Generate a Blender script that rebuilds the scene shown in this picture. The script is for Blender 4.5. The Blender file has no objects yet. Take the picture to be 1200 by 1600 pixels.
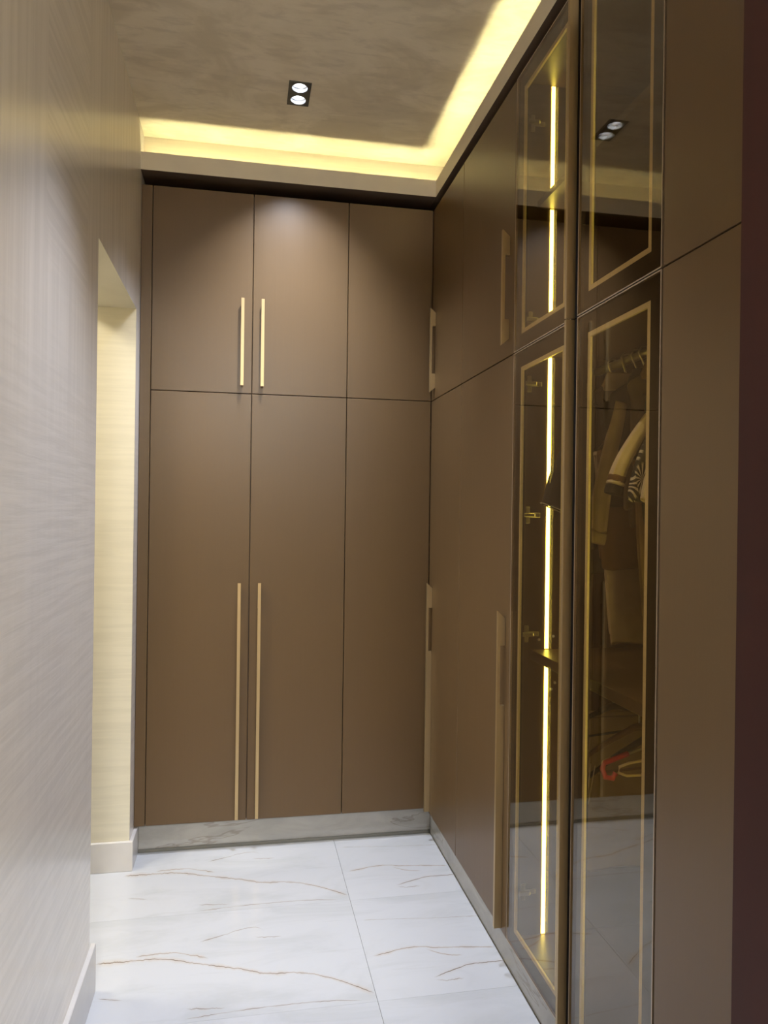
import bpy, bmesh, math, random
from mathutils import Vector, Matrix
random.seed(7)
S = bpy.context.scene
COL = S.collection

# ------------------------------------------------------------------ camera
H = 1.45
YAW, PITCH, ROLL, F_PX = 0.1874, 0.0003, 0.0130, 1158.7
cd = bpy.data.cameras.new('camera'); cam = bpy.data.objects.new('camera', cd); COL.objects.link(cam)
cd.sensor_fit = 'VERTICAL'; cd.sensor_height = 36.0; cd.lens = F_PX / 1600.0 * 36.0
cd.clip_start = 0.02
Fw = Vector((math.sin(YAW)*math.cos(PITCH), math.cos(YAW)*math.cos(PITCH), math.sin(PITCH)))
R0 = Vector((math.cos(YAW), -math.sin(YAW), 0)); U0 = R0.cross(Fw)
Rt = R0*math.cos(ROLL) + U0*math.sin(ROLL); Up = -R0*math.sin(ROLL) + U0*math.cos(ROLL)
m = Matrix((Rt, Up, -Fw)).transposed().to_4x4(); m.translation = Vector((0, 0, H))
cam.matrix_world = m
S.camera = cam

# ------------------------------------------------------------------ world, exposure
w = bpy.data.worlds.new('world'); S.world = w; w.use_nodes = True
w.node_tree.nodes['Background'].inputs[0].default_value = (0.9, 0.85, 0.8, 1)
w.node_tree.nodes['Background'].inputs[1].default_value = 0.02
S.view_settings.view_transform = 'Standard'; S.view_settings.look = 'None'
S.view_settings.exposure = 0.0; S.view_settings.gamma = 1.0; S.view_settings.use_curve_mapping = False
S.cycles.use_denoising = True
S.cycles.max_bounces = 14; S.cycles.diffuse_bounces = 6; S.cycles.glossy_bounces = 6
S.cycles.transparent_max_bounces = 16
S.cycles.sample_clamp_indirect = 6.0
S.cycles.caustics_reflective = False; S.cycles.caustics_refractive = False

SPOT_W = (84.0, 84.0, 6.0)          # each lamp of the double downlights
COVE_E = 145.0          # cove led strips
LED_E = 22.0            # cabinet led strips
WHITE = (0.90, 0.97, 1.14)
COVE_COL = (1.0, 0.92, 0.48)
LED_COL = (1.0, 0.88, 0.15)
PASSAGE_W = 80.0
ROOM_E = 205.0

# ------------------------------------------------------------------ key dimensions (metres)
XL, XR, YB = -0.433, 0.8206, 3.2233      # left wall, right door plane, back door plane
ZC, ZT, ZS, ZB = 3.028, 2.804, 1.9485, 0.1256
Y0 = -1.2                                 # wall behind the camera
YW, XW = 3.277, 0.907                     # bulkheads in the cove
ZP = 2.850                                # underside of the pelmet
ZF = 2.923                                # top of the pelmet fascia
Y1, Y2, Y3 = 2.7572, 2.1958, 1.3602       # seams of the right run
YE, YJ, ZD = 2.325, 3.115, 2.255          # opening in the left wall

# ------------------------------------------------------------------ helpers
def link(name, bm, mat, parent=None, loc=(0, 0, 0), smooth=False, kind=None):
    bmesh.ops.recalc_face_normals(bm, faces=bm.faces[:])
    me = bpy.data.meshes.new(name); bm.to_mesh(me); bm.free()
    if smooth:
        for p in me.polygons: p.use_smooth = True
    o = bpy.data.objects.new(name, me); COL.objects.link(o)
    for mm in (mat if isinstance(mat, (list, tuple)) else [mat]): me.materials.append(mm)
    o.location = loc
    if parent: o.parent = parent
    if kind: o['kind'] = kind
    return o

def tag(o, label, cat, group=None):
    o['label'] = label; o['category'] = cat
    if group: o['group'] = group
    return o

def empty(name, loc=(0, 0, 0)):
    o = bpy.data.objects.new(name, None); COL.objects.link(o); o.location = loc
    o.empty_display_size = 0.1
    return o

def box(bm, x0, x1, y0, y1, z0, z1, bev=0.0):
    b = bmesh.new()
    bmesh.ops.create_cube(b, size=1)
    for v in b.verts:
        v.co = Vector(((x0+x1)/2 + v.co.x*(x1-x0), (y0+y1)/2 + v.co.y*(y1-y0), (z0+z1)/2 + v.co.z*(z1-z0)))
    if bev: bmesh.ops.bevel(b, geom=b.edges[:], offset=bev, segments=1, affect='EDGES', profile=0.5)
    t = bpy.data.meshes.new('t'); b.to_mesh(t); b.free(); bm.from_mesh(t); bpy.data.meshes.remove(t)
    return bm

def boxes(*bs):
    bm = bmesh.new()
    for b in bs: box(bm, *b)
    return bm

def prism(pts, axis, a0, a1, bm=None):
    """extrude a 2D polygon along axis; pts in the other two axes (cyclic order x,y,z without axis)"""
    bm = bm or bmesh.new()
    def P(p, a):
        q = list(p); q.insert(axis, a); return q
    va = [bm.verts.new(P(p, a0)) for p in pts]; vb = [bm.verts.new(P(p, a1)) for p in pts]
    bm.faces.new(va); bm.faces.new(vb[::-1])
    n = len(pts)
    for i in range(n): bm.faces.new((va[i], va[(i+1) % n], vb[(i+1) % n], vb[i]))
    return bm

def tube(bm, pts, r, n=8, caps=True):
    pts = [Vector(p) for p in pts]; rings = []
    up = None
    for i, p in enumerate(pts):
        t = (pts[min(i+1, len(pts)-1)] - pts[max(i-1, 0)]).normalized()
        if up is None:
            up = Vector((0, 0, 1)) if abs(t.z) < .9 else Vector((0, 1, 0))
        a = t.cross(up).normalized(); b = a.cross(t).normalized(); up = b
        rr = r[i] if isinstance(r, (list, tuple)) else r
        rings.append([bm.verts.new(p + a*math.cos(2*math.pi*k/n)*rr + b*math.sin(2*math.pi*k/n)*rr) for k in range(n)])
    for q, s in zip(rings, rings[1:]):
        for k in range(n): bm.faces.new((q[k], q[(k+1) % n], s[(k+1) % n], s[k]))
    if caps: bm.faces.new(rings[0][::-1]); bm.faces.new(rings[-1])
    return bm

def lathe(bm, prof, n=32, c=(0, 0, 0)):
    rings = [[bm.verts.new((c[0]+r*math.cos(2*math.pi*k/n), c[1]+r*math.sin(2*math.pi*k/n), c[2]+z)) for k in range(n)] for r, z in prof]
    for q, s in zip(rings, rings[1:]):
        for k in range(n): bm.faces.new((q[k], q[(k+1) % n], s[(k+1) % n], s[k]))
    return rings

# ------------------------------------------------------------------ materials
class NT:
    def __init__(s, name):
        s.mat = bpy.data.materials.new(name); s.mat.use_nodes = True
        s.t = s.mat.node_tree; s.b = s.t.nodes['Principled BSDF']; s.out = s.t.nodes['Material Output']
    def n(s, typ, **kw):
        d = s.t.nodes.new(typ)
        for k, v in kw.items():
            if k in d.inputs.keys() and not hasattr(d, k): s.set(d.inputs[k], v)
            else: setattr(d, k, v)
        return d
    def set(s, sock, v):
        if isinstance(v, bpy.types.NodeSocket): s.t.links.new(v, sock)
        else: sock.default_value = v
    def math(s, op, a, b=0.0, c=None, clamp=False):
        d = s.t.nodes.new('ShaderNodeMath'); d.operation = op; d.use_clamp = clamp
        s.set(d.inputs[0], a); s.set(d.inputs[1], b)
        if c is not None: s.set(d.inputs[2], c)
        return d.outputs[0]
    def coord(s): return s.t.nodes.new('ShaderNodeTexCoord').outputs['Object']
    def mapping(s, scale=(1, 1, 1), rot=(0, 0, 0), loc=(0, 0, 0), vec=None):
        d = s.t.nodes.new('ShaderNodeMapping'); s.set(d.inputs[0], vec or s.coord())
        d.inputs['Scale'].default_value = scale; d.inputs['Rotation'].default_value = rot; d.inputs['Location'].default_value = loc
        return d.outputs[0]
    def noise(s, vec, scale=5, detail=3, rough=.5, dist=0):
        d = s.t.nodes.new('ShaderNodeTexNoise'); s.set(d.inputs['Vector'], vec)
        d.inputs['Scale'].default_value = scale; d.inputs['Detail'].default_value = detail
        d.inputs['Roughness'].default_value = rough; d.inputs['Distortion'].default_value = dist
        return d.outputs['Fac']
    def mix(s, f, a, b):
        d = s.t.nodes.new('ShaderNodeMix'); d.data_type = 'RGBA'
        s.set(d.inputs[0], f); s.set(d.inputs[6], a); s.set(d.inputs[7], b)
        return d.outputs[2]
    def ss(s, x, a, b, lo=0.0, hi=1.0):
        d = s.t.nodes.new('ShaderNodeMapRange'); d.interpolation_type = 'SMOOTHSTEP'
        s.set(d.inputs[0], x); d.inputs[1].default_value = a; d.inputs[2].default_value = b
        d.inputs[3].default_value = lo; d.inputs[4].default_value = hi
        return d.outputs[0]
    def bump(s, h, strength=.2, dist=.01):
        d = s.t.nodes.new('ShaderNodeBump'); s.set(d.inputs['Height'], h)
        d.inputs['Strength'].default_value = strength; d.inputs['Distance'].default_value = dist
        s.t.links.new(d.outputs[0], s.b.inputs['Normal'])
    def p(s, **kw):
        for k, v in kw.items(): s.set(s.b.inputs[k.replace('_', ' ')], v)
        return s

def rgb(r, g, b): return (r, g, b, 1.0)
def srgb(r, g, b):
    f = lambda c: (c/255/12.92 if c/255 <= .04045 else ((c/255+.055)/1.055)**2.4)
    return (f(r), f(g), f(b), 1.0)

def simple(name, col, rough=.5, metal=0.0, var=.08, scale=6, spec=.5, stretch=(1, 1, 1)):
    t = NT(name); f = t.noise(t.mapping(stretch), scale, 3)
    c2 = tuple(c*(1-var*2) for c in col[:3]) + (1,)
    t.p(Base_Color=t.mix(f, c2, tuple(min(1, c*(1+var)) for c in col[:3]) + (1,)), Roughness=rough, Metallic=metal)
    t.b.inputs['Specular IOR Level'].default_value = spec
    return t.mat

def make_door_mat():
    t = NT('bronze_laminate')
    grain = t.noise(t.mapping((90, 90, 1.2)), 3, 4, .6)
    soft = t.noise(t.mapping((1, 1, .5)), 2.2, 2)
    c = t.mix(grain, rgb(.104, .062, .026), rgb(.117, .070, .030))
    c = t.mix(t.math('MULTIPLY', soft, .25), c, rgb(.124, .075, .032))
    t.p(Base_Color=c, Roughness=t.ss(grain, 0, 1, .33, .39))
    t.b.inputs['Specular IOR Level'].default_value = .36
    t.bump(grain, .04, .002)
    return t.mat

def make_wall_mat(name, col, strokes=True, gloss=.30):
    t = NT(name)
    co = t.coord()
    sep = t.n('ShaderNodeSeparateXYZ'); t.set(sep.inputs[0], co)
    vert = t.noise(t.mapping((22, 22, .7), vec=co), 1.6, 4, .6)
    diag = t.noise(t.mapping((1.2, 1.2, 34), rot=(math.radians(-3), 0, 0), vec=co), 1.6, 4, .6)
    hor = t.noise(t.mapping((1.6, 1.6, 34), rot=(math.radians(8), 0, 0), vec=co), 1.6, 4, .6, .3)
    y = sep.outputs[1]; z = sep.outputs[2]
    patch = t.math('MULTIPLY', t.ss(y, 1.735, 1.75), t.ss(y, 2.17, 2.185, 1, 0))
    fade = t.ss(z, 1.9, 2.15)
    low = t.ss(z, 1.55, 2.0, 1, 0)
    blot = t.noise(t.mapping((1.6, 1.6, 1.1), vec=co), 2.0, 3, .55)
    if strokes:
        d1 = t.n('ShaderNodeMix'); t.set(d1.inputs[0], t.math('MULTIPLY', patch, fade)); t.set(d1.inputs[2], vert); t.set(d1.inputs[3], diag)
        d2 = t.n('ShaderNodeMix'); t.set(d2.inputs[0], t.math('MULTIPLY', low, .8)); t.set(d2.inputs[2], d1.outputs[0]); t.set(d2.inputs[3], hor)
        h = d2.outputs[0]
    else: h = hor
    dark = tuple(q*(.925 if strokes else .95) for q in col[:3]) + (1,)
    c = t.mix(t.ss(h, .36, .62), dark, tuple(min(1, q*1.02) for q in col[:3]) + (1,))
    t.p(Base_Color=c, Roughness=gloss)
    t.b.inputs['Specular IOR Level'].default_value = .95 if strokes else .4
    t.bump(h, .16 if strokes else .08, .004)
    return t.mat

def make_ceiling_mat():
    t = NT('mottled_ceiling_plaster'); co = t.coord()
    a = t.noise(t.mapping((1, 1.6, 1), vec=co), 2.6, 5, .6, 1.2)
    b = t.noise(t.mapping((3, 9, 3), rot=(0, 0, .35), vec=co), 3.0, 4, .6, .5)
    c = t.mix(t.ss(a, .38, .62), rgb(.67, .595, .46), rgb(.80, .725, .58))
    c = t.mix(t.math('MULTIPLY', t.ss(b, .48, .68), .45), c, rgb(.56, .49, .385))
    t.p(Base_Color=c, Roughness=.5); t.bump(b, .1, .004)
    return t.mat

def vein(t, lx, ly, pts, width, wob, lo=None, hi=None, nscale=9.0):
    """mask of a line y = f(x) given by points, with a wobble"""
    fc = t.n('ShaderNodeFloatCurve'); cu = fc.mapping.curves[0]
    pts = sorted(pts)
    x0, x1 = pts[0][0], pts[-1][0]
    yl, yh = min(p[1] for p in pts) - 1e-4, max(p[1] for p in pts) + 1e-4
    n = t.math('DIVIDE', t.math('SUBTRACT', lx, x0), x1 - x0)
    q = [((p[0]-x0)/(x1-x0), (p[1]-yl)/(yh-yl)) for p in pts]
    cu.points[0].location = q[0]; cu.points[1].location = q[-1]
    for a in q[1:-1]: cu.points.new(*a)
    for a in cu.points: a.handle_type = 'AUTO_CLAMPED' if len(q) > 2 else 'VECTOR'
    fc.mapping.update()
    t.set(fc.inputs['Value'], n)
    f = t.math('MULTIPLY_ADD', fc.outputs[0], yh-yl, yl)
    cx = t.n('ShaderNodeCombineXYZ'); t.set(cx.inputs[0], lx); cx.inputs[1].default_value = pts[0][1]*7
    nz = t.noise(cx.outputs[0], nscale*5, 6, .75)
    f = t.math('MULTIPLY_ADD', t.math('SUBTRACT', nz, .5), wob, f)
    d = t.math('ABSOLUTE', t.math('SUBTRACT', ly, f))
    cx2 = t.n('ShaderNodeCombineXYZ'); t.set(cx2.inputs[0], lx); cx2.inputs[1].default_value = pts[0][1]*3+2
    wv = t.noise(cx2.outputs[0], 14, 2)
    wid = t.math('MULTIPLY', t.ss(wv, .25, .8, .25, 1.2), width*.80)
    line = t.ss(t.math('DIVIDE', d, wid), .35, 1.0, 1, 0)
    halo = t.ss(t.math('DIVIDE', d, wid), 0.0, 7.0, 1, 0)
    edge = t.math('MULTIPLY', t.ss(lx, x0, x0+.03), t.ss(lx, x1-.03, x1, 1, 0)) if lo is None else 1.0
    return t.math('MULTIPLY', line, edge), t.math('MULTIPLY', halo, edge)

VEINS_L = [([(.30, .325), (.40, .325), (.49, .322), (.62, .278), (.74, .232), (.86, .185), (.93, .178), (1.02, .140), (1.10, .085), (1.16, .035)], .0046, .020),
           ([(.42, .345), (.52, .350), (.60, .325), (.66, .296)], .003, .02),
           ([(.62, .395), (.70, .425), (.80, .455), (.84, .430)], .0032, .015),
           ([(.60, .06), (.66, .052), (.72, .045)], .004, .02),
           ([(.80, .395), (.90, .385)], .0045, .02),
           ([(.34, .150), (.42, .128)], .003, .01),
           ([(.60, .015), (.9, .030), (1.12, .012)], .0022, .012)]
VEINS_R = [([(.02, .22), (.08, .235), (.16, .250), (.24, .236), (.34, .222), (.44, .205)], .0030, .012),
           ([(.20, .235), (.27, .190), (.32, .180)], .0022, .012),
           ([(.19, .080), (.28, .115), (.34, .130), (.45, .130)], .0042, .012),
           ([(.19, .072), (.25, .062), (.29, .065)], .0024, .03),
           ([(.02, .44), (.12, .43), (.3, .41), (.44, .40)], .0016, .012)]

def make_tile_mat(name, veins):
    t = NT(name); co = t.coord()
    sep = t.n('ShaderNodeSeparateXYZ'); t.set(sep.inputs[0], co); lx, ly = sep.outputs[0], sep.outputs[1]
    cl = t.noise(t.mapping((1, 2.6, 1), rot=(0, 0, -.25), vec=co), 2.2, 5, .62, .8)
    c = t.mix(t.ss(cl, .42, .72), rgb(.545, .56, .59), rgb(.485, .50, .52))
    streak = t.noise(t.mapping((2.2, 16, 1), rot=(0, 0, -.22), vec=co), 1.5, 5, .6, 1.0)
    c = t.mix(t.math('MULTIPLY', t.ss(streak, .58, .78), .38), c, rgb(.44, .44, .44))
    for i, (pts, wd, wob) in enumerate(veins):
        l, h = vein(t, lx, ly, pts, wd, wob)
        c = t.mix(t.math('MULTIPLY', h, .40 if i < 2 else .15), c, rgb(.52, .42, .31))
        c = t.mix(t.math('MULTIPLY', l, .9), c, rgb(.17, .125, .085))
    t.p(Base_Color=c, Roughness=.16); t.b.inputs['Specular IOR Level'].default_value = .5
    return t.mat

def make_plinth_mat():
    t = NT('grey_marble'); co = t.coord()
    a = t.noise(t.mapping((1.2, 1.2, 3), vec=co), 2.4, 5, .6, 1.0)
    b = t.noise(t.mapping((.5, .5, 3.2), rot=(0, .10, 0), vec=co), 2.0, 5, .6, .5)
    vn = t.ss(t.math('ABSOLUTE', t.math('SUBTRACT', b, .535)), .001, .010, 1, 0)
    c = t.mix(t.ss(a, .35, .7), rgb(.33, .325, .305), rgb(.42, .41, .385))
    c = t.mix(t.math('MULTIPLY', vn, .55), c, rgb(.20, .17, .14))
    t.p(Base_Color=c, Roughness=.2)
    return t.mat

def make_glass():
    t = NT('bronze_tinted_glass'); nt = t.t
    nt.nodes.remove(t.b)
    g = t.n('ShaderNodeNewGeometry')
    vd = t.n('ShaderNodeVectorMath', operation='DOT_PRODUCT'); t.set(vd.inputs[0], g.outputs['Normal']); t.set(vd.inputs[1], g.outputs['Incoming'])
    c = t.math('SUBTRACT', 1.0, t.math('ABSOLUTE', vd.outputs['Value']), clamp=True)
    fac = t.math('MULTIPLY_ADD', t.math('POWER', c, 5.0), .90, .085, clamp=True)
    tr = t.n('ShaderNodeBsdfTransparent'); tr.inputs[0].default_value = rgb(.83, .765, .64)
    gl = t.n('ShaderNodeBsdfGlossy'); gl.inputs['Color'].default_value = rgb(.95, .93, .90); gl.inputs['Roughness'].default_value = 0.004
    mx = t.n('ShaderNodeMixShader'); t.set(mx.inputs[0], fac); nt.links.new(tr.outputs[0], mx.inputs[1]); nt.links.new(gl.outputs[0], mx.inputs[2])
    nt.links.new(mx.outputs[0], t.out.inputs['Surface'])
    return t.mat

def emit(name, col, e):
    t = NT(name); t.p(Base_Color=rgb(.8, .8, .7), Emission_Color=rgb(*col), Emission_Strength=e)
    return t.mat

def make_palm():
    t = NT('palm_print_fabric'); co = t.coord()
    v = t.n('ShaderNodeTexVoronoi'); t.set(v.inputs['Vector'], t.mapping((1, 1, .7), vec=co)); v.inputs['Scale'].default_value = 19
    dv = t.n('ShaderNodeVectorMath', operation='SUBTRACT'); t.set(dv.inputs[0], t.mapping((1, 1, .7), vec=co)); t.set(dv.inputs[1], v.outputs['Position'])
    sp = t.n('ShaderNodeSeparateXYZ'); t.set(sp.inputs[0], dv.outputs[0])
    ang = t.math('ARCTAN2', sp.outputs[2], sp.outputs[0])
    fr = t.math('SINE', t.math('MULTIPLY', ang, 13.0))
    msk = t.math('MULTIPLY', t.ss(fr, .1, .4), t.ss(v.outputs['Distance'], .50, .62, 1, 0))
    t.p(Base_Color=t.mix(msk, rgb(.012, .014, .012), rgb(.62, .58, .52)), Roughness=.8)
    return t.mat

M = {}
M['door'] = make_door_mat()
M['carcass'] = simple('dark_carcass', rgb(.10, .066, .043), .5)
M['interior'] = simple('dark_walnut_lining', rgb(.072, .040, .019), .36, var=.22, scale=3, stretch=(6, 6, .35))
M['black'] = simple('shadow_gap_black', rgb(.008, .005, .003), .8, spec=.1)
M['brass'] = simple('brushed_brass', rgb(.44, .325, .17), .38, .72, .05, 40, stretch=(1, 1, .05))
M['border'] = simple('pale_brass', rgb(.88, .78, .52), .4, .2, .05, 40)
M['edge'] = simple('champagne_edge', rgb(.46, .36, .26), .32, .6, .05, 20)
M['frame'] = simple('dark_bronze_aluminium', rgb(.013, .009, .005), .5, 0, spec=.15)
M['wall'] = make_wall_mat('pearl_plaster', rgb(.83, .785, .725), True, .23)
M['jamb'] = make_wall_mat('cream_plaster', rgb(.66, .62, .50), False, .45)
M['ceiling'] = make_ceiling_mat()
M['cove'] = make_wall_mat('cove_plaster', rgb(.60, .53, .40), False, .5)
M['pelmet'] = simple('pelmet_paint', rgb(.60, .53, .41), .38, var=.05, scale=12)
M['soffit'] = simple('pelmet_soffit_shade', rgb(.13, .09, .06), .4)  # shade under the pelmet, painted as a dark colour
M['tileL'] = make_tile_mat('veined_marble_tile', VEINS_L)
M['tileR'] = make_tile_mat('veined_marble_tile_narrow', VEINS_R)
M['grout'] = simple('grout', rgb(.50, .47, .44), .8)
M['plinth'] = make_plinth_mat()
M['seal'] = simple('grey_sealant', rgb(.17, .168, .145), .5)
M['base'] = simple('marble_skirting', rgb(.64, .62, .60), .25, var=.08, scale=7)
M['glass'] = make_glass()
M['led'] = emit('cabinet_led', LED_COL, LED_E)
M['coveled'] = emit('cove_led', COVE_COL, COVE_E)
M['lens'] = emit('lamp_lens', WHITE, 160.0)
M['passfill'] = emit('passage_fill_lamp', (1, .92, .72), PASSAGE_W)
M['roomfill'] = emit('room_fill_lamp', (1.0, .97, .92), ROOM_E)
M['plate'] = simple('anthracite_plate', rgb(.055, .055, .05), .45)
M['chrome'] = simple('reflector_chrome', rgb(.9, .9, .9), .32, .8, .02)
M['steel'] = simple('nickel_steel', rgb(.55, .52, .46), .3, .9, .03)
M['wine'] = simple('wine_stained_wood', rgb(.040, .012, .010), .5, spec=.2, var=.2, scale=4, stretch=(8, 8, .4))
M['screw'] = simple('white_screw_cap', rgb(.7, .68, .62), .5)

# ------------------------------------------------------------------ setting
bm = boxes((-2.1, 1.45, Y0-.1, 3.9, -.12, -.006))
floor = link('floor', bm, M['grout'], kind='structure')
# marble tiles, a real joint of 2 mm between them
XG = [-1.91, -.75, .41, .848]
YG = [3.266, 2.739, 2.160, 1.581, 1.002, .423, -.156, -.735, -1.2]
cache = {}
g, GY = .001, .0003
for i in range(3):
    for j in range(len(YG)-1):
        x0, x1 = XG[i], XG[i+1]; y1, y0 = YG[j], YG[j+1]
        if i == 0 and y1 < 2.0: continue
        sx, sy = x1-x0-2*g, y1-y0-2*GY
        ly0 = 0 if y0 > -1.1 else .579-sy
        key = (i, round(sy, 3))
        if key not in cache:
            b = bmesh.new(); box(b, 0, sx, 0, sy, -.008, 0)
            o = link('tile', b, M['tileR'] if i == 2 else M['tileL'], floor)
            cache[key] = o
        else:
            o = bpy.data.objects.new('tile', cache[key].data); COL.objects.link(o); o.parent = floor
        o.location = (x0+g, y0+GY, 0)

# left wall with the opening: polygon in y,z extruded along x
poly = [(Y0, 0), (YE, 0), (YE, ZD), (YJ, ZD), (YJ, 0), (3.9, 0), (3.9, ZC), (Y0, ZC)]
wall_left = link('wall_left', prism(poly, 0, XL-.24, XL), [M['wall'], M['jamb']], kind='structure')
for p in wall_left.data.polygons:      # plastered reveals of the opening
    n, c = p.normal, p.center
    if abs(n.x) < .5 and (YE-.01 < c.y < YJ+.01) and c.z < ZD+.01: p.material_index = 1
bm = boxes((XL-.24, 1.45, 3.85, 3.95, 0, ZC+.1), (XL, XW, YW, 3.85, 2.868, ZC))
wall_back = link('wall_back', bm, M['cove'], kind='structure')
bm = boxes((1.42, 1.52, Y0, 3.85, 0, ZC+.1), (XW, 1.42, Y0, YW, 2.868, ZC))
wall_right = link('wall_right', bm, M['cove'], kind='structure')
# unseen room behind the viewer, added for its fill light
bm = boxes((-2.4, -2.3, -4.6, Y0-.02, 0, ZC), (2.4, 2.5, -4.6, Y0-.02, 0, ZC), (-2.4, 2.5, -4.7, -4.6, 0, ZC), (-2.4, XL-.24, Y0-.02, Y0+.08, 0, ZC), (1.52, 2.5, Y0-.02, Y0+.08, 0, ZC))
wall_rear = link('wall_rear', bm, M['cove'], kind='structure')
link('ceiling_rear', boxes((-2.4, 2.5, -4.7, Y0-.001, ZC+.001, ZC+.1)), M['ceiling'], kind='structure')
link('floor_rear', boxes((-2.4, 2.5, -4.7, Y0-.101, -.1, 0)), M['base'], kind='structure')
# room beyond the opening
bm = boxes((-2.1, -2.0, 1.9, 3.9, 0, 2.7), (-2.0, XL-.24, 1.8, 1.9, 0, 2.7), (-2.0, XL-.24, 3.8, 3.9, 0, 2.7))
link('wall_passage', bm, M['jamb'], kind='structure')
link('ceiling_passage', boxes((-2.1, XL-.24, 1.8, 3.9, 2.7, 2.8)), M['ceiling'], kind='structure')

# ceiling with cut-outs for the downlights
DX, DW, DL = .1865, .083, .160
DYS = [2.817, 1.80, .10]
bm = bmesh.new()
def loop(pts): 
    vs = [bm.verts.new(p) for p in pts]
    for a, b in zip(vs, vs[1:] + vs[:1]): bm.edges.new((a, b))
    return vs
loop([(XL-.24, Y0, ZC), (1.5, Y0, ZC), (1.5, 3.9, ZC), (XL-.24, 3.9, ZC)])
holes = []
for dy in DYS:
    a, b = DW/2-.004, DL/2-.004
    holes.append(loop([(DX-a, dy-b, ZC), (DX+a, dy-b, ZC), (DX+a, dy+b, ZC), (DX-a, dy+b, ZC)]))
bmesh.ops.triangle_fill(bm, use_beauty=True, edges=bm.edges[:])
for h in holes:
    up = [bm.verts.new(v.co + Vector((0, 0, .12))) for v in h]
    for k in range(4): bm.faces.new((h[k], h[(k+1) % 4], up[(k+1) % 4], up[k]))
box(bm, XL-.24, 1.5, Y0, 3.9, ZC+.12, ZC+.16)
ceiling = link('ceiling', bm, M['ceiling'], kind='structure')

# pelmets with the cove channel (L profile)
YF, XF = 3.190, XR
prof = [(YF, ZP), (3.845, ZP), (3.845, ZP+.016), (YF+.030, ZP+.016), (YF+.030, ZF-.014), (YF+.010, ZF-.014), (YF+.010, ZF), (YF, ZF)]
trim1 = link('trim_1', prism(prof, 0, XL, XF), [M['pelmet'], M['soffit']], kind='structure')
profx = [(XF, ZP), (1.415, ZP), (1.415, ZP+.016), (XF+.030, ZP+.016), (XF+.030, ZF-.014), (XF+.010, ZF-.014), (XF+.010, ZF), (XF, ZF)]
bmx = bmesh.new()
va = [bmx.verts.new((x, Y0, z)) for x, z in profx]; vb = [bmx.verts.new((x, YF+.012, z)) for x, z in profx]
bmx.faces.new(va); bmx.faces.new(vb[::-1]); NP = len(profx)
for k in range(NP): bmx.faces.new((va[k], va[(k+1) % NP], vb[(k+1) % NP], vb[k]))
box(bmx, XF+.0005, 1.415, YF+.012, 3.845, ZP, ZP+.016)
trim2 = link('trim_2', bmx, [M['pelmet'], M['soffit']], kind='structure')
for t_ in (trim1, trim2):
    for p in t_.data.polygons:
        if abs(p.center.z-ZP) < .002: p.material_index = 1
# cove led strips lying in the channel
o = link('led_strip', boxes((XL+.01, XF+.012, YF+.0185, YF+.0215, ZF-.0139, ZF-.0129)), M['coveled'])
tag(o, 'warm led strip hidden in the cove above the back wardrobe', 'light strip')
o = link('led_strip', boxes((XF+.0185, XF+.0215, Y0+.02, YF-.01, ZF-.0139, ZF-.0129)), M['coveled'])
tag(o, 'warm led strip hidden in the cove above the right wardrobes', 'light strip')

# skirting and plinths
link('baseboard_left', boxes((XL, XL+.015, Y0, YE+.022, 0, .146, .0015)), M['base'], kind='structure')
link('baseboard_jamb', boxes((XL-.24, XL+.015, YJ-.015, YJ, 0, .118, .0015)), M['base'], kind='structure')
link('baseboard_left_end', boxes((XL, XL+.015, YJ, 3.266, 0, .118, .0015)), M['base'], kind='structure')
pb = link('baseboard_back', boxes((XL+.015, .8506, 3.266, 3.286, 0, ZB-.003, .001)), M['plinth'], kind='structure')
link('sealing_strip', boxes((XL+.016, .849, 3.258, 3.266, 0, .013, .001)), M['seal'], pb)
pr = link('baseboard_right', boxes((.8506, .8706, -.9, 3.2655, 0, ZB-.003, .001)), M['plinth'], kind='structure')
# dark wood jamb lining close to the camera on the right
link('door_1', boxes((.4015, .70, .40, .55, 0, 2.78, .002)), M['wine'], kind='structure')

# ------------------------------------------------------------------ pull handles
# side profile in (out from the door, z); extruded across
def pull_profile(z0, z1, kind):
    d, b = .024, .009      # projection, bar thickness
    if kind == 'short':
        return [(d, z0), (d, z1), (0.0, z1-.022), (0.0, z1-.080), (d-b, z1-.080), (d-b, z0+.082), (0.0, z0+.082), (0.0, z0+.020)]
    return [(d, z0), (d, z1), (0.0, z1-.022), (0.0, z1-.108), (d-b, z1-.108), (d-b, z0+.705), (0.0, z0+.705), (0.0, z0)]

def handle_back(xc, z0, z1, kind, parent):
    pts = pull_profile(z0, z1, kind)
    bm = prism([(YB-.0005-o, z) for o, z in pts], 0, xc-.0065, xc+.0065)
    h = link('handle', bm, M['brass'], parent); h['label'] = 'brass pull handle'; return h

def handle_right(yc, z0, z1, kind, parent):
    pts = pull_profile(z0, z1, kind)
    bm = bmesh.new()
    va = [bm.verts.new((XR-.0005-o, yc-.0065, z)) for o, z in pts]; vb = [bm.verts.new((XR-.0005-o, yc+.0065, z)) for o, z in pts]
    bm.faces.new(va); bm.faces.new(vb[::-1]); n = len(pts)
    for i in range(n): bm.faces.new((va[i], va[(i+1) % n], vb[(i+1) % n], vb[i]))
    h = link('handle', bm, M['brass'], parent); h['label'] = 'brass pull handle'; return h

G = .0016      # half gap between doors
def door_back(parent, x0, x1, z0, z1):
    return link('cabinet_door', boxes((x0+G, x1-G, YB, YB+.020, z0+G, z1-G, .0012)), M['door'], parent)
def door_right(parent, y0, y1, z0, z1):
    return link('cabinet_door', boxes((XR, XR+.020, y0+G, y1-G, z0+G, z1-G, .0012)), M['door'], parent)

UP, LO = (1.980, 2.351), (ZB+.012, 1.141)
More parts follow.
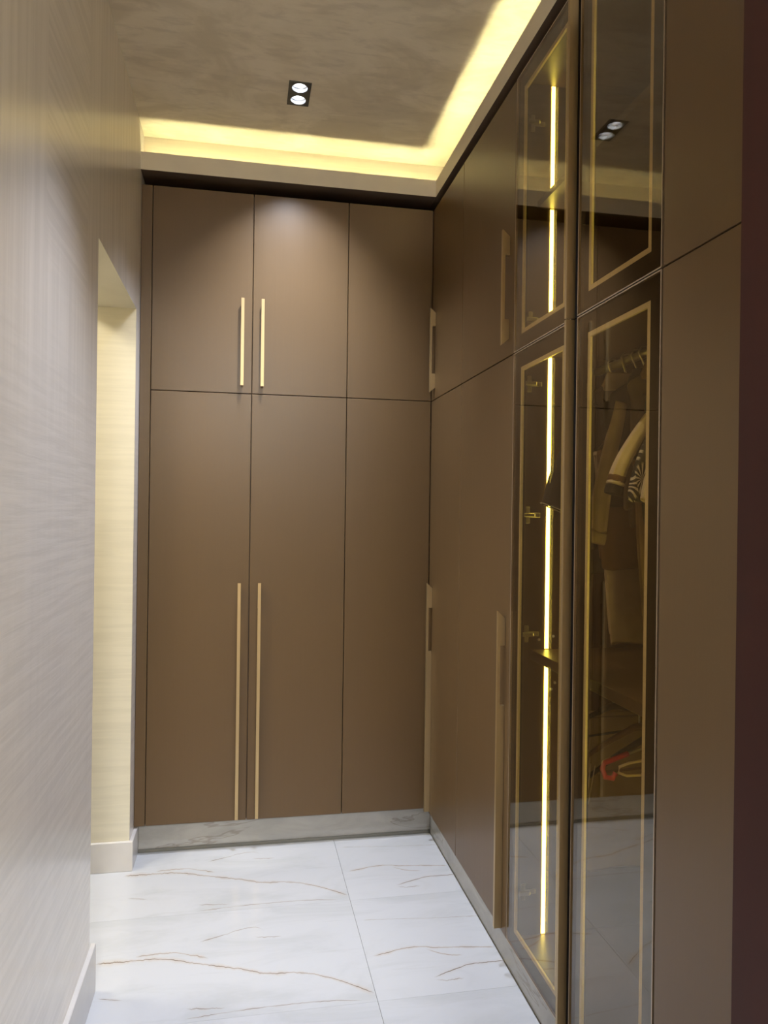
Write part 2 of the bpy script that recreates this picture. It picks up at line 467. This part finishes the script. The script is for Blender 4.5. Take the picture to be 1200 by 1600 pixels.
# back double wardrobe
c = empty('wardrobe_cabinet', (0, 0, 0))
tag(c, 'brown double door wardrobe on the back wall with four brass pulls at its middle', 'wardrobe', 'built-in wardrobes')
link('carcass', boxes((-.4325, .4378, YB+.022, 3.80, ZB, ZT-.002)), M['carcass'], c)
link('filler_strip', boxes((-.4315, -.3867-G, YB+.001, YB+.021, ZB+.001, ZT-.001, .001)), M['door'], c)
for x0, x1, hx in ((-.3867, .0285, -.013), (.0285, .4388, .0715)):
    d = door_back(c, x0, x1, ZS, ZT); handle_back(hx, *UP, 'short', d)
    d = door_back(c, x0, x1, ZB, ZS); handle_back(hx, *LO, 'long', d)
# back single unit in the corner
c = empty('wardrobe_cabinet', (0, 0, 0))
tag(c, 'narrow brown wardrobe unit without handles in the back right corner, beside the double one', 'wardrobe', 'built-in wardrobes')
link('carcass', boxes((.4398, XR+.58, YB+.022, 3.80, ZB, ZT-.002)), M['carcass'], c)
door_back(c, .4388, XR-.001, ZS, ZT); door_back(c, .4388, XR-.001, ZB, ZS)
# right run: corner unit with two door columns
c = empty('wardrobe_cabinet', (0, 0, 0))
tag(c, 'brown wardrobe on the right side between the corner and the glass doors', 'wardrobe', 'built-in wardrobes')
link('carcass', boxes((XR+.022, 1.40, Y2+.001, YB+.018, ZB, ZT-.002)), M['carcass'], c)
d = door_right(c, Y1, YB-.001, ZS, ZT); handle_right(3.168, *UP, 'short', d)
d = door_right(c, Y1, YB-.001, ZB, ZS); handle_right(3.168, *LO, 'long', d)
d = door_right(c, Y2, Y1, ZS, ZT); handle_right(Y2+.048, 1.985, 2.351, 'short', d)
d = door_right(c, Y2, Y1, ZB, ZS); handle_right(Y2+.048, *LO, 'long', d)
# near unit
c = empty('wardrobe_cabinet', (0, 0, 0))
tag(c, 'plain brown wardrobe panel nearest the viewer, right of the glass cabinet', 'wardrobe', 'built-in wardrobes')
link('carcass', boxes((XR+.022, 1.40, .70, Y3-.001, ZB, ZT-.002)), M['carcass'], c)
door_right(c, .70, Y3-.001, ZS, ZT); door_right(c, .70, Y3-.001, ZB, ZS)

# ------------------------------------------------------------------ glass cabinet
gc = empty('glass_cabinet', (0, 0, 0))
tag(gc, 'glass fronted wardrobe with bronze tinted doors, brass trim and lit interior', 'wardrobe')
YA, YN = Y2-.0205, Y3+.016        # inner faces of the two sides
XI0, XI1 = XR+.024, 1.40
link('side_panel', boxes((XI0, XI1, YA, Y2-.0015, ZB, ZT-.002)), M['interior'], gc)
link('side_panel', boxes((XI0, XI1, Y3+.001, YN, ZB, ZT-.002)), M['interior'], gc)
link('back_panel', boxes((XI1-.012, XI1, YN, YA, ZB, ZT-.002)), M['interior'], gc)
link('top_panel', boxes((XI0, XI1-.012, YN, YA, ZT-.020, ZT-.002)), M['interior'], gc)
link('base_panel', boxes((XI0, XI1-.012, YN, YA, ZB, ZB+.018)), M['interior'], gc)
link('divider', boxes((XI0, XI1-.012, YN, YA, ZS-.009, ZS+.009)), M['interior'], gc)
link('shelf', boxes((.885, XI1-.012, YN, YA, 2.400, 2.420)), M['interior'], gc)
link('shelf', boxes((.880, XI1-.012, YN, YA, 1.000, 1.030, .001)), M['interior'], gc)
bmr = bmesh.new(); tube(bmr, [(1.09, YN, 1.900), (1.09, YA, 1.900)], .0125, 12); link('hanging_rail', bmr, M['steel'], gc, smooth=True)
bmr = bmesh.new(); tube(bmr, [(1.05, YN, .962), (1.05, YA, .962)], .0110, 12); link('hanging_rail', bmr, M['steel'], gc, smooth=True)
for z0, z1 in ((ZB+.020, .998), (1.032, ZS-.011), (ZS+.011, 2.398), (2.422, ZT-.022)):
    for ya, yb in ((YA-.0025, YA-.0002), (YN+.0002, YN+.0025)):
        s = link('led_strip', boxes((.9270, .9385, ya, yb, z0, z1)), M['led'], gc); s['label'] = 'lit led strip'
# hinges: cross shaped mounting plates with cup arms on the far side panel
for z in (2.051, 1.853, 1.447, 1.079, .28, 2.66):
    b = bmesh.new()
    box(b, .868, .905, YA-.006, YA-.0003, z-.007, z+.007, .001)
    box(b, .858, .872, YA-.005, YA-.0003, z-.026, z+.026, .0015)
    box(b, .846, .884, YA-.018, YA-.006, z-.006, z+.006, .002)
    h = link('hinge', b, M['steel'], gc); h['label'] = 'nickel hinge plate'
for x, z in ((.908, 1.060), (.955, 1.070), (.962, .925), (.950, .905)):
    b = bmesh.new(); bmesh.ops.create_circle(b, cap_ends=True, segments=10, radius=.0045)
    bmesh.ops.rotate(b, verts=b.verts[:], cent=(0, 0, 0), matrix=Matrix.Rotation(math.pi/2, 3, 'X'))
    e = bmesh.ops.extrude_face_region(b, geom=b.faces[:]); bmesh.ops.translate(b, verts=[v for v in e['geom'] if isinstance(v, bmesh.types.BMVert)], vec=(0, -.0015, 0))
    bmesh.ops.translate(b, verts=b.verts[:], vec=(x, YA-.0003, z)); link('screw_cap', b, M['screw'], gc)

def ring(x0, x1, y0, y1, z0, z1, wd):
    """rectangular frame of four rails in the plane x = const"""
    return boxes((x0, x1, y0, y0+wd, z0, z1), (x0, x1, y1-wd, y1, z0, z1), (x0, x1, y0+wd, y1-wd, z0, z0+wd), (x0, x1, y0+wd, y1-wd, z1-wd, z1))

def glass_door(y0, y1, z0, z1, pull):
    ya, yb, za, zb = y0+G, y1-G, z0+G, z1-G
    fr = link('glass_door', ring(XR+.0055, XR+.0215, ya+.003, yb-.003, za+.003, zb-.003, .046), M['frame'], gc)
    fr['label'] = 'dark bronze frame'
    o = link('brass_border', ring(XR+.0055, XR+.0115, ya+.0491, yb-.0491, za+.0491, zb-.0491, .012), M['border'], fr); o['label'] = 'brass inner border'
    o = link('edge_trim', ring(XR-.0006, XR+.0216, ya, yb, za, zb, .0029), M['edge'], fr); o['label'] = 'champagne metal edge'
    o = link('glass_pane', boxes((XR, XR+.005, ya+.003, yb-.003, za+.003, zb-.003)), M['glass'], fr); o['label'] = 'bronze tinted glass'
    if pull:       # C profile pull along the near edge
        b = bmesh.new()
        prf = [(XR+.018, y0-.0015), (XR+.018, y0-.012), (XR-.019, y0-.012), (XR-.019, y0-.0005), (XR-.015, y0-.0005), (XR-.015, y0-.0085), (XR-.004, y0-.0085), (XR-.004, y0-.0015)]
        va = [b.verts.new((x, y, za)) for x, y in prf]; vb = [b.verts.new((x, y, zb)) for x, y in prf]
        b.faces.new(va); b.faces.new(vb[::-1])
        for i in range(8): b.faces.new((va[i], va[(i+1) % 8], vb[(i+1) % 8], vb[i]))
        o = link('pull_profile', b, M['brass'], fr); o['label'] = 'full height brass edge pull'
        o = link('pull_recess_shade', boxes((XR+.004, XR+.018, y0-.032, y0-.0125, za, zb)), M['black'], fr); o['label'] = 'finger recess, its shade painted black'  # black box stands in for shade in the gap beside the pull
    return fr
YM = 1.782
for z0, z1 in ((ZB, ZS), (ZS, ZT)):
    glass_door(YM, Y2-.001, z0, z1, True)
    glass_door(Y3+.001, YM-.034, z0, z1, False)

# ------------------------------------------------------------------ downlights
def downlight(dy, label, tilt, power, cone=92):
    d = empty('ceiling_downlight', (DX, dy, ZC)); tag(d, label, 'downlight')
    # plate with two round openings
    bm = bmesh.new(); a, b = DW/2, DL/2; r = .0290; cys = (-.041, .041)
    def lp(pts):
        vs = [bm.verts.new(p) for p in pts]
        for p, q in zip(vs, vs[1:] + vs[:1]): bm.edges.new((p, q))
        return vs
    outer = lp([(-a, -b, -.003), (a, -b, -.003), (a, b, -.003), (-a, b, -.003)])
    inner = [lp([(r*math.cos(2*math.pi*k/28), cy + r*math.sin(2*math.pi*k/28), -.003) for k in range(28)]) for cy in cys]
    bmesh.ops.triangle_fill(bm, use_beauty=True, edges=bm.edges[:])
    for L_, n in [(outer, 4)] + [(q, 28) for q in inner]:
        u = [bm.verts.new(v.co + Vector((0, 0, .003 if n == 4 else .016))) for v in L_]
        for k in range(n): bm.faces.new((L_[k], L_[(k+1) % n], u[(k+1) % n], u[k]))
    pl = link('plate', bm, M['plate'], d); pl['label'] = 'anthracite square plate'
    for cy, tl in zip(cys, tilt):
        bm = bmesh.new()
        lathe(bm, [(.0285, .010), (.0265, .011), (.024, .026), (.018, .040), (.0135, .046)], 28, (0, cy, 0))
        rf = link('reflector', bm, M['chrome'], d, smooth=True); rf['label'] = 'chrome lamp reflector'
        bm = bmesh.new(); rr = lathe(bm, [(.0133, .030), (.0140, .034), (.0140, .047)], 20, (0, cy, 0)); bm.faces.new(rr[0]); bm.faces.new(rr[-1])
        ln = link('lamp_lens', bm, M['lens'], rf); ln['label'] = 'glowing lens'
        ld = bpy.data.lights.new('downlight_beam', 'SPOT'); ld.energy = power; ld.color = WHITE
        ld.spot_size = math.radians(cone); ld.spot_blend = 1.0; ld.shadow_soft_size = .012
        lo = bpy.data.objects.new('downlight_beam', ld); COL.objects.link(lo)
        lo.location = (DX, dy+cy, ZC-.004); lo.rotation_euler = (math.radians(tl), 0, 0)
    return d
downlight(DYS[0], 'black recessed double downlight in the ceiling before the back wardrobe', (2, 14), SPOT_W[0], 90)
downlight(DYS[1], 'unseen double downlight added overhead in front of the viewer, over the glass cabinet', (0, 0), SPOT_W[1], 81)  # out of view, added to brighten the left wall and floor
downlight(DYS[2], 'unseen double downlight added overhead beside the viewer', (0, 0), SPOT_W[2])  # out of view, a weak extra added for ambient light
bm = bmesh.new(); rr = lathe(bm, [(.30, 0), (.30, -.10), (.27, -.12)], 40); bm.faces.new(rr[-1]); bm.faces.new(rr[0])  # unseen lamp behind the viewer, added to raise the overall brightness
o = link('fill_lamp', bm, M['roomfill'], None, (0.1, -2.6, ZC)); tag(o, 'large round white fill lamp added unseen in the room behind the viewer', 'lamp')
# unseen lamp beyond the opening, added to brighten the jamb
bm = bmesh.new(); rr = lathe(bm, [(.16, 0), (.16, -.05), (.15, -.06)], 32); bm.faces.new(rr[-1]); bm.faces.new(rr[0])
o = link('fill_lamp', bm, M['passfill'], None, (-1.35, 2.55, 2.7)); tag(o, 'unseen round warm fill lamp added in the room beyond the opening', 'lamp')

# ------------------------------------------------------------------ clothes
def fabric(name, col, rough=.85, var=.12): return simple(name, col, rough, 0, var, 30, .2)
FB = dict(navy=fabric('navy_cotton', rgb(.016, .019, .026)), pipe=fabric('pale_piping', rgb(.45, .42, .36)),
          char=fabric('charcoal_wool', rgb(.060, .055, .048)), black=fabric('black_cotton', rgb(.010, .011, .012)),
          beige=fabric('beige_twill', rgb(.52, .42, .33)), olive=fabric('olive_cotton', rgb(.13, .10, .065)),
          tan=fabric('tan_corduroy', rgb(.27, .18, .09)), cream=fabric('cream_jersey', rgb(.66, .56, .46)),
          green=fabric('dark_green_knit', rgb(.014, .030, .026)), brown=fabric('brown_knit', rgb(.14, .075, .032)),
          khaki=fabric('khaki_cotton', rgb(.25, .18, .095)), sand=fabric('sand_chino', rgb(.42, .34, .25)),
          white=fabric('off_white_jersey', rgb(.60, .52, .43)), palm=make_palm())
XCN, RZ = 1.09, 1.900

def cloth_tube(rings, n=26, fold=.006, seed=0):
    """rings: (cx, cy, z, half width x, half thickness y)"""
    rnd = random.Random(seed); ph = [rnd.uniform(0, 6.28) for _ in range(4)]
    bm = bmesh.new(); R = []
    zt = rings[0][2]
    for cx, cy, z, wx, ty in rings:
        row = []
        d = min(1, max(0, (zt-z)/.35))
        for k in range(n):
            a = 2*math.pi*k/n
            ca, sa = math.cos(a), math.sin(a)
            px = math.copysign(abs(ca)**.8, ca)*wx; py = math.copysign(abs(sa)**.75, sa)*ty
            f = fold*d*(math.sin(5*a+ph[0]+z*3)+.6*math.sin(9*a+ph[1]-z*5))
            row.append(bm.verts.new((cx+px+f*.4*ca, cy+py+f*sa, z+.004*d*math.sin(3*a+ph[2]))))
        R.append(row)
    for p, q in zip(R, R[1:]):
        for k in range(n): bm.faces.new((p[k], p[(k+1) % n], q[(k+1) % n], q[k]))
    return bm

def solid(o, t=.002):
    md = o.modifiers.new('thickness', 'SOLIDIFY'); md.thickness = t; md.offset = 0
    md = o.modifiers.new('smooth', 'SUBSURF'); md.levels = 1; md.render_levels = 1
    return o

def garment(name, label, cat, y, mb, ms, z_sh=1.80, shw=.140, hem=1.30, sl_end=1.45, sl_w=.075, thick=.015, collar=None, cuff=None, seed=0, xo=0.0, ox=.20, tilt=.20):
    """a shirt or jacket on a hanger: body, two sleeves, collar, cuffs"""
    t = empty(name, (XCN+xo, y, RZ)); tag(t, label, cat, 'clothes on the upper rail')
    zz = lambda z: z-RZ
    out = ox - tilt*(z_sh-.028-sl_end)
    rings = [(0, 0, zz(z_sh+.035), .055, thick*.8), (0, 0, zz(z_sh+.018), .085, thick*.9), (0, 0, zz(z_sh-.005), .125, thick), (0, 0, zz(z_sh-.035), shw, thick),
             (0, 0, zz(z_sh-.08), shw+.004, thick*1.1)]
    N = 7
    for i in range(1, N+1):
        z = z_sh-.08+(hem-(z_sh-.08))*i/N
        rings.append((.004*math.sin(seed+i), .003*math.cos(seed*2+i), zz(z), shw-.004+.010*math.sin(i*1.3+seed), thick*(1.1+.15*math.sin(i+seed))))
    solid(link('torso', cloth_tube(rings, 28, .006, seed), mb, t, smooth=True))
    for sgn in (-1, 1):
        rr = []
        z0, z1 = z_sh-.028, sl_end
        for i in range(8):
            f = i/7
            cx = sgn*(shw-.045 + (out-sl_w-shw+.045+.012*math.sin(f*3.1))*min(1, f*1.12)**.85)
            ws = min(.038, sl_w*.75); wx = ws+(sl_w-ws)*min(1, f*1.6)
            rr.append((cx, -.004+.003*math.sin(seed+f*4), zz(z0+(z1-z0)*f), wx, thick*(.8+.25*f)))
        b = cloth_tube(rr, 20, .005, seed+3+sgn)
        bmesh.ops.rotate(b, verts=b.verts[:], cent=(sgn*(shw-.03), 0, zz(z0)), matrix=Matrix.Rotation(-sgn*tilt, 3, 'Y'))
        s = solid(link('sleeve', b, ms, t, smooth=True))
        if cuff:
            for k, (mat, h0, h1) in enumerate(cuff):
                cx, cy, cz, wx, ty = rr[-1]
                b = cloth_tube([(cx, cy, cz+h0, wx*1.10, ty*1.14), (cx, cy, cz+h1, wx*1.10, ty*1.14)], 20, .005, seed+3+sgn)
                bmesh.ops.rotate(b, verts=b.verts[:], cent=(sgn*(shw-.03), 0, zz(z0)), matrix=Matrix.Rotation(-sgn*tilt, 3, 'Y'))
                cf = solid(link('cuff', b, mat, s, smooth=True), .004); cf['label'] = 'contrasting cuff band'
    if collar:
        b = cloth_tube([(0, 0, zz(z_sh+.062), .062, thick*.95), (0, 0, zz(z_sh+.035), .072, thick*1.1), (0, -.002, zz(z_sh+.006), .088, thick*1.2)], 24, .002, seed)
        solid(link('collar', b, collar, t, smooth=True), .003)
    # hanger it hangs from
    h = empty('clothes_hanger', (XCN+xo, y, RZ)); tag(h, 'hanger carrying the ' + label.split(',')[0].split(' with ')[0], 'hanger', 'hangers on the upper rail')
    b = bmesh.new()
    hook = [(-.004, 0, zz(z_sh+.030)), (-.004, 0, -.035)] + [(.0185*math.sin(a)-.002, 0, .0015+.0185*-math.cos(a)) for a in [math.radians(q) for q in (250, 215, 180, 150, 120, 95)]]
    tube(b, hook, .0032, 8); link('hook', b, M['steel'], h, smooth=True)
    b = bmesh.new(); tube(b, [(-shw+.02, 0, zz(z_sh-.06)), (-.08, 0, zz(z_sh-.015)), (0, 0, zz(z_sh+.028)), (.08, 0, zz(z_sh-.015)), (shw-.02, 0, zz(z_sh-.06))], .0055, 8)
    link('shoulder_bar', b, FB['black'], h, smooth=True)
    return t

garment('polo_shirt', 'navy short sleeve shirt with pale piping, behind the left glass door', 'shirt', 2.065, FB['navy'], FB['navy'], z_sh=1.76, hem=1.48, sl_end=1.45, sl_w=.060, shw=.125, cuff=[(FB['pipe'], .0, .004)], seed=1, collar=FB['navy'], ox=.230, tilt=.36)
garment('coat', 'dark charcoal jacket, farthest left of the clothes behind the right glass door', 'jacket', 1.985, FB['char'], FB['char'], z_sh=1.800, hem=1.28, sl_end=1.36, sl_w=.04, seed=2, collar=FB['beige'], ox=.168)
garment('baseball_jacket', 'black jacket with long beige sleeves, second from the left behind the right glass', 'jacket', 1.842, FB['black'], FB['beige'], z_sh=1.785, hem=1.47, sl_end=1.40, sl_w=.024, shw=.145, seed=4, collar=FB['black'], ox=.185, tilt=.20, cuff=[(FB['beige'], -.03, .004)])
garment('overshirt', 'olive brown shirt with tan collar between the beige sleeved jacket and the striped cuff', 'shirt', 1.775, FB['olive'], FB['olive'], z_sh=1.795, hem=1.42, sl_end=1.46, sl_w=.035, shw=.10, seed=6, collar=FB['tan'], ox=.120, tilt=.12)
garment('varsity_top', 'dark green top with cream sleeves and brown striped cuffs', 'shirt', 1.660, FB['green'], FB['cream'], z_sh=1.765, hem=1.36, sl_end=1.500, sl_w=.018, shw=.13, seed=8, collar=FB['green'], ox=.230, tilt=.25,
        cuff=[(FB['brown'], .010, .026), (FB['white'], .002, .010), (FB['black'], -.022, .002)])
garment('print_shirt', 'black shirt with white palm leaf print', 'shirt', 1.610, FB['palm'], FB['palm'], z_sh=1.765, hem=1.40, sl_end=1.47, sl_w=.04, shw=.125, seed=10, collar=FB['palm'], ox=.202, tilt=.20)
garment('tshirt', 'cream t-shirt nearest the viewer behind the right glass door', 'shirt', 1.550, FB['white'], FB['white'], z_sh=1.71, hem=1.40, sl_end=1.462, sl_w=.045, shw=.125, seed=12, ox=.206, tilt=.30)

def folded(name, label, cat, y, x0, x1, ztop, zbot, mat, seed, grp='trousers hung below the tops', taper=.0, legs=1):
    """a garment folded over a hanger bar: two flat layers hanging down"""
    t = empty(name, ((x0+x1)/2, y, ztop)); tag(t, label, cat, grp)
    hw = (x1-x0)/2
    for k, dy in enumerate((-.007, .007)):
        rings = []
        for i in range(9):
            f = i/8
            rings.append((taper*f + .005*math.sin(seed+i), dy, -(ztop-zbot-(.03*k))*f, hw*(1-.12*f+.03*math.sin(i+seed)), .005+.002*f))
        solid(link('leg', cloth_tube(rings, 26, .003, seed+k), mat, t, smooth=True))
    b = bmesh.new(); box(b, -hw, hw, -.012, .012, -.006, .008, .003)
    link('fold', b, mat, t)
    return t
TR = [('sand coloured chinos hanging lowest, behind the right glass door', 1.932, .965, 1.22, 1.62, 1.085, FB['sand'], 3, .04),
      ('brown trousers hanging short beneath the olive shirt', 1.890, .955, 1.13, 1.62, 1.30, FB['brown'], 5, 0),
      ('khaki cotton trousers hanging right of the sand chinos', 1.708, .958, 1.20, 1.58, 1.14, FB['khaki'], 7, .02)]
for lb, y, x0, x1, zt, zb, mt, sd, tp in TR:
    folded('trousers', lb, 'trousers', y, x0, x1, zt, zb, mt, sd, taper=tp)
    h = empty('clothes_hanger', (XCN, y, RZ)); tag(h, 'wire hanger under the ' + lb.split(' hanging')[0], 'hanger', 'hangers on the upper rail')
    b = bmesh.new(); zb_ = zt-RZ+.0125
    tube(b, [(x0-XCN, 0, zb_), (x1-XCN, 0, zb_), (0, 0, zb_+.12), (x0-XCN, 0, zb_)], .0022, 6); link('frame', b, FB['black'], h, smooth=True)
    b = bmesh.new(); tube(b, [(0, 0, zb_+.12), (0, 0, -.035)] + [(.0195*math.sin(a), 0, .0015-.0195*math.cos(a)) for a in [math.radians(q) for q in (330, 270, 215, 180, 150, 110)]], .0026, 8); link('hook', b, M['steel'], h, smooth=True)

# lower section: hangers and a folded garment under the shelf
RL = .962; XCL = 1.05
def bare_hanger(label, y, mat, peak=.900, span=.20, drop=.055, yaw=0.0, bar=True):
    h = empty('clothes_hanger', (XCL, y, RL)); h.rotation_euler = (0, 0, yaw); tag(h, label, 'hanger', 'hangers on the lower rail')
    zz = lambda z: z-RL
    b = bmesh.new(); tube(b, [(0, 0, zz(peak)), (0, 0, -.032)] + [(.0195*math.sin(a), 0, .0015-.0195*math.cos(a)) for a in [math.radians(q) for q in (330, 270, 215, 180, 150, 110)]], .0026, 8)
    link('hook', b, M['steel'], h, smooth=True)
    b = bmesh.new(); tube(b, [(-span, 0, zz(peak-drop)), (-span*.55, 0, zz(peak-drop*.45)), (-.02, 0, zz(peak-.004)), (0, 0, zz(peak)), (.02, 0, zz(peak-.004)), (span*.55, 0, zz(peak-drop*.45)), (span, 0, zz(peak-drop))], [.0055, .0065, .009, .010, .009, .0065, .0055], 10)
    link('shoulder_bar', b, mat, h, smooth=True)
    if bar:
        b = bmesh.new(); tube(b, [(-span, 0, zz(peak-drop)), (-span+.012, 0, zz(peak-drop-.028)), (span-.012, 0, zz(peak-drop-.028)), (span, 0, zz(peak-drop))], .0035, 8); link('trouser_bar', b, mat, h, smooth=True)
    return h
bare_hanger('black shoulder hanger on the lower rail, highest and farthest of the bare hangers', 1.965, FB['black'], .905, .155, .05, .25)
bare_hanger('thin dark hanger sloping down left on the lower rail, behind the red ended one', 1.825, FB['brown'], .885, .19, .085, .1)
bare_hanger('black hanger just behind the red ended trouser hanger', 1.755, FB['black'], .880, .185, .10, .0, False)
# red ended wire trouser hanger
h = empty('trouser_hanger', (XCL, 1.69, RL)); tag(h, 'wire trouser hanger with red rubber ends on the lower rail', 'hanger', 'hangers on the lower rail')
FB['red'] = simple('red_rubber', rgb(.42, .022, .022), .35)
b = bmesh.new(); tube(b, [(0, 0, -.075), (0, 0, -.032)] + [(.0195*math.sin(a), 0, .0015-.0195*math.cos(a)) for a in [math.radians(q) for q in (330, 270, 215, 180, 150, 110)]], .0026, 8); link('hook', b, M['steel'], h, smooth=True)
b = bmesh.new(); tube(b, [(0, 0, -.075), (-.06, 0, -.088), (-.13, 0, -.108), (-.165, 0, -.118)], .0042, 8); tube(b, [(0, 0, -.075), (.06, 0, -.088), (.165, 0, -.118)], .0042, 8)
link('wire_arm', b, M['steel'], h, smooth=True)
b = bmesh.new(); tube(b, [(.17, -.02, -.085), (-.115, -.02, -.118), (-.140, -.02, -.126), (-.143, -.02, -.140), (-.120, -.02, -.149), (.17, -.02, -.150)], .0036, 8); link('wire_loop', b, M['cream_wire'] if 'cream_wire' in M else simple('cream_coated_wire', rgb(.62, .50, .36), .35), h, smooth=True)
for pts, r in (([(-.108, -.002, -.101), (-.172, -.004, -.120), (-.180, -.010, -.132), (-.176, -.018, -.150), (-.158, -.020, -.153), (-.150, -.020, -.140)], .0068), ([(-.052, -.001, -.0865), (-.012, 0, -.078)], .0062)):
    b = bmesh.new(); tube(b, pts, r, 10); s = link('rubber_end', b, FB['red'], h, smooth=True); s['label'] = 'red rubber sleeve'
# thin cord hanging from the hangers
b = bmesh.new()
tube(b, [(.872, 1.745, .82), (.868, 1.75, .76), (.858, 1.76, .70), (.852, 1.765, .655), (.858, 1.762, .67), (.872, 1.755, .72), (.880, 1.75, .78), (.884, 1.745, .815)], .0016, 6)
tag(link('cord', b, FB['beige'], None, smooth=True), 'thin beige cord loop hanging below the red ended hanger', 'cord')
b = bmesh.new()
tube(b, [(.985, 2.06, 1.385), (.966, 2.062, 1.36), (.958, 2.065, 1.30), (.957, 2.066, 1.24), (.953, 2.068, 1.18), (.955, 2.068, 1.14), (.966, 2.066, 1.115), (.978, 2.064, 1.105)], .0016, 6)
tag(link('cord', b, FB['beige'], None, smooth=True), 'thin pale cord dangling below the navy shirt behind the left glass door', 'cord')
folded('folded_cloth', 'sand coloured cloth folded over the lower rail behind the hangers', 'cloth', 2.04, .985, 1.36, .86, .40, FB['khaki'], 9, 'cloth on the lower rail')
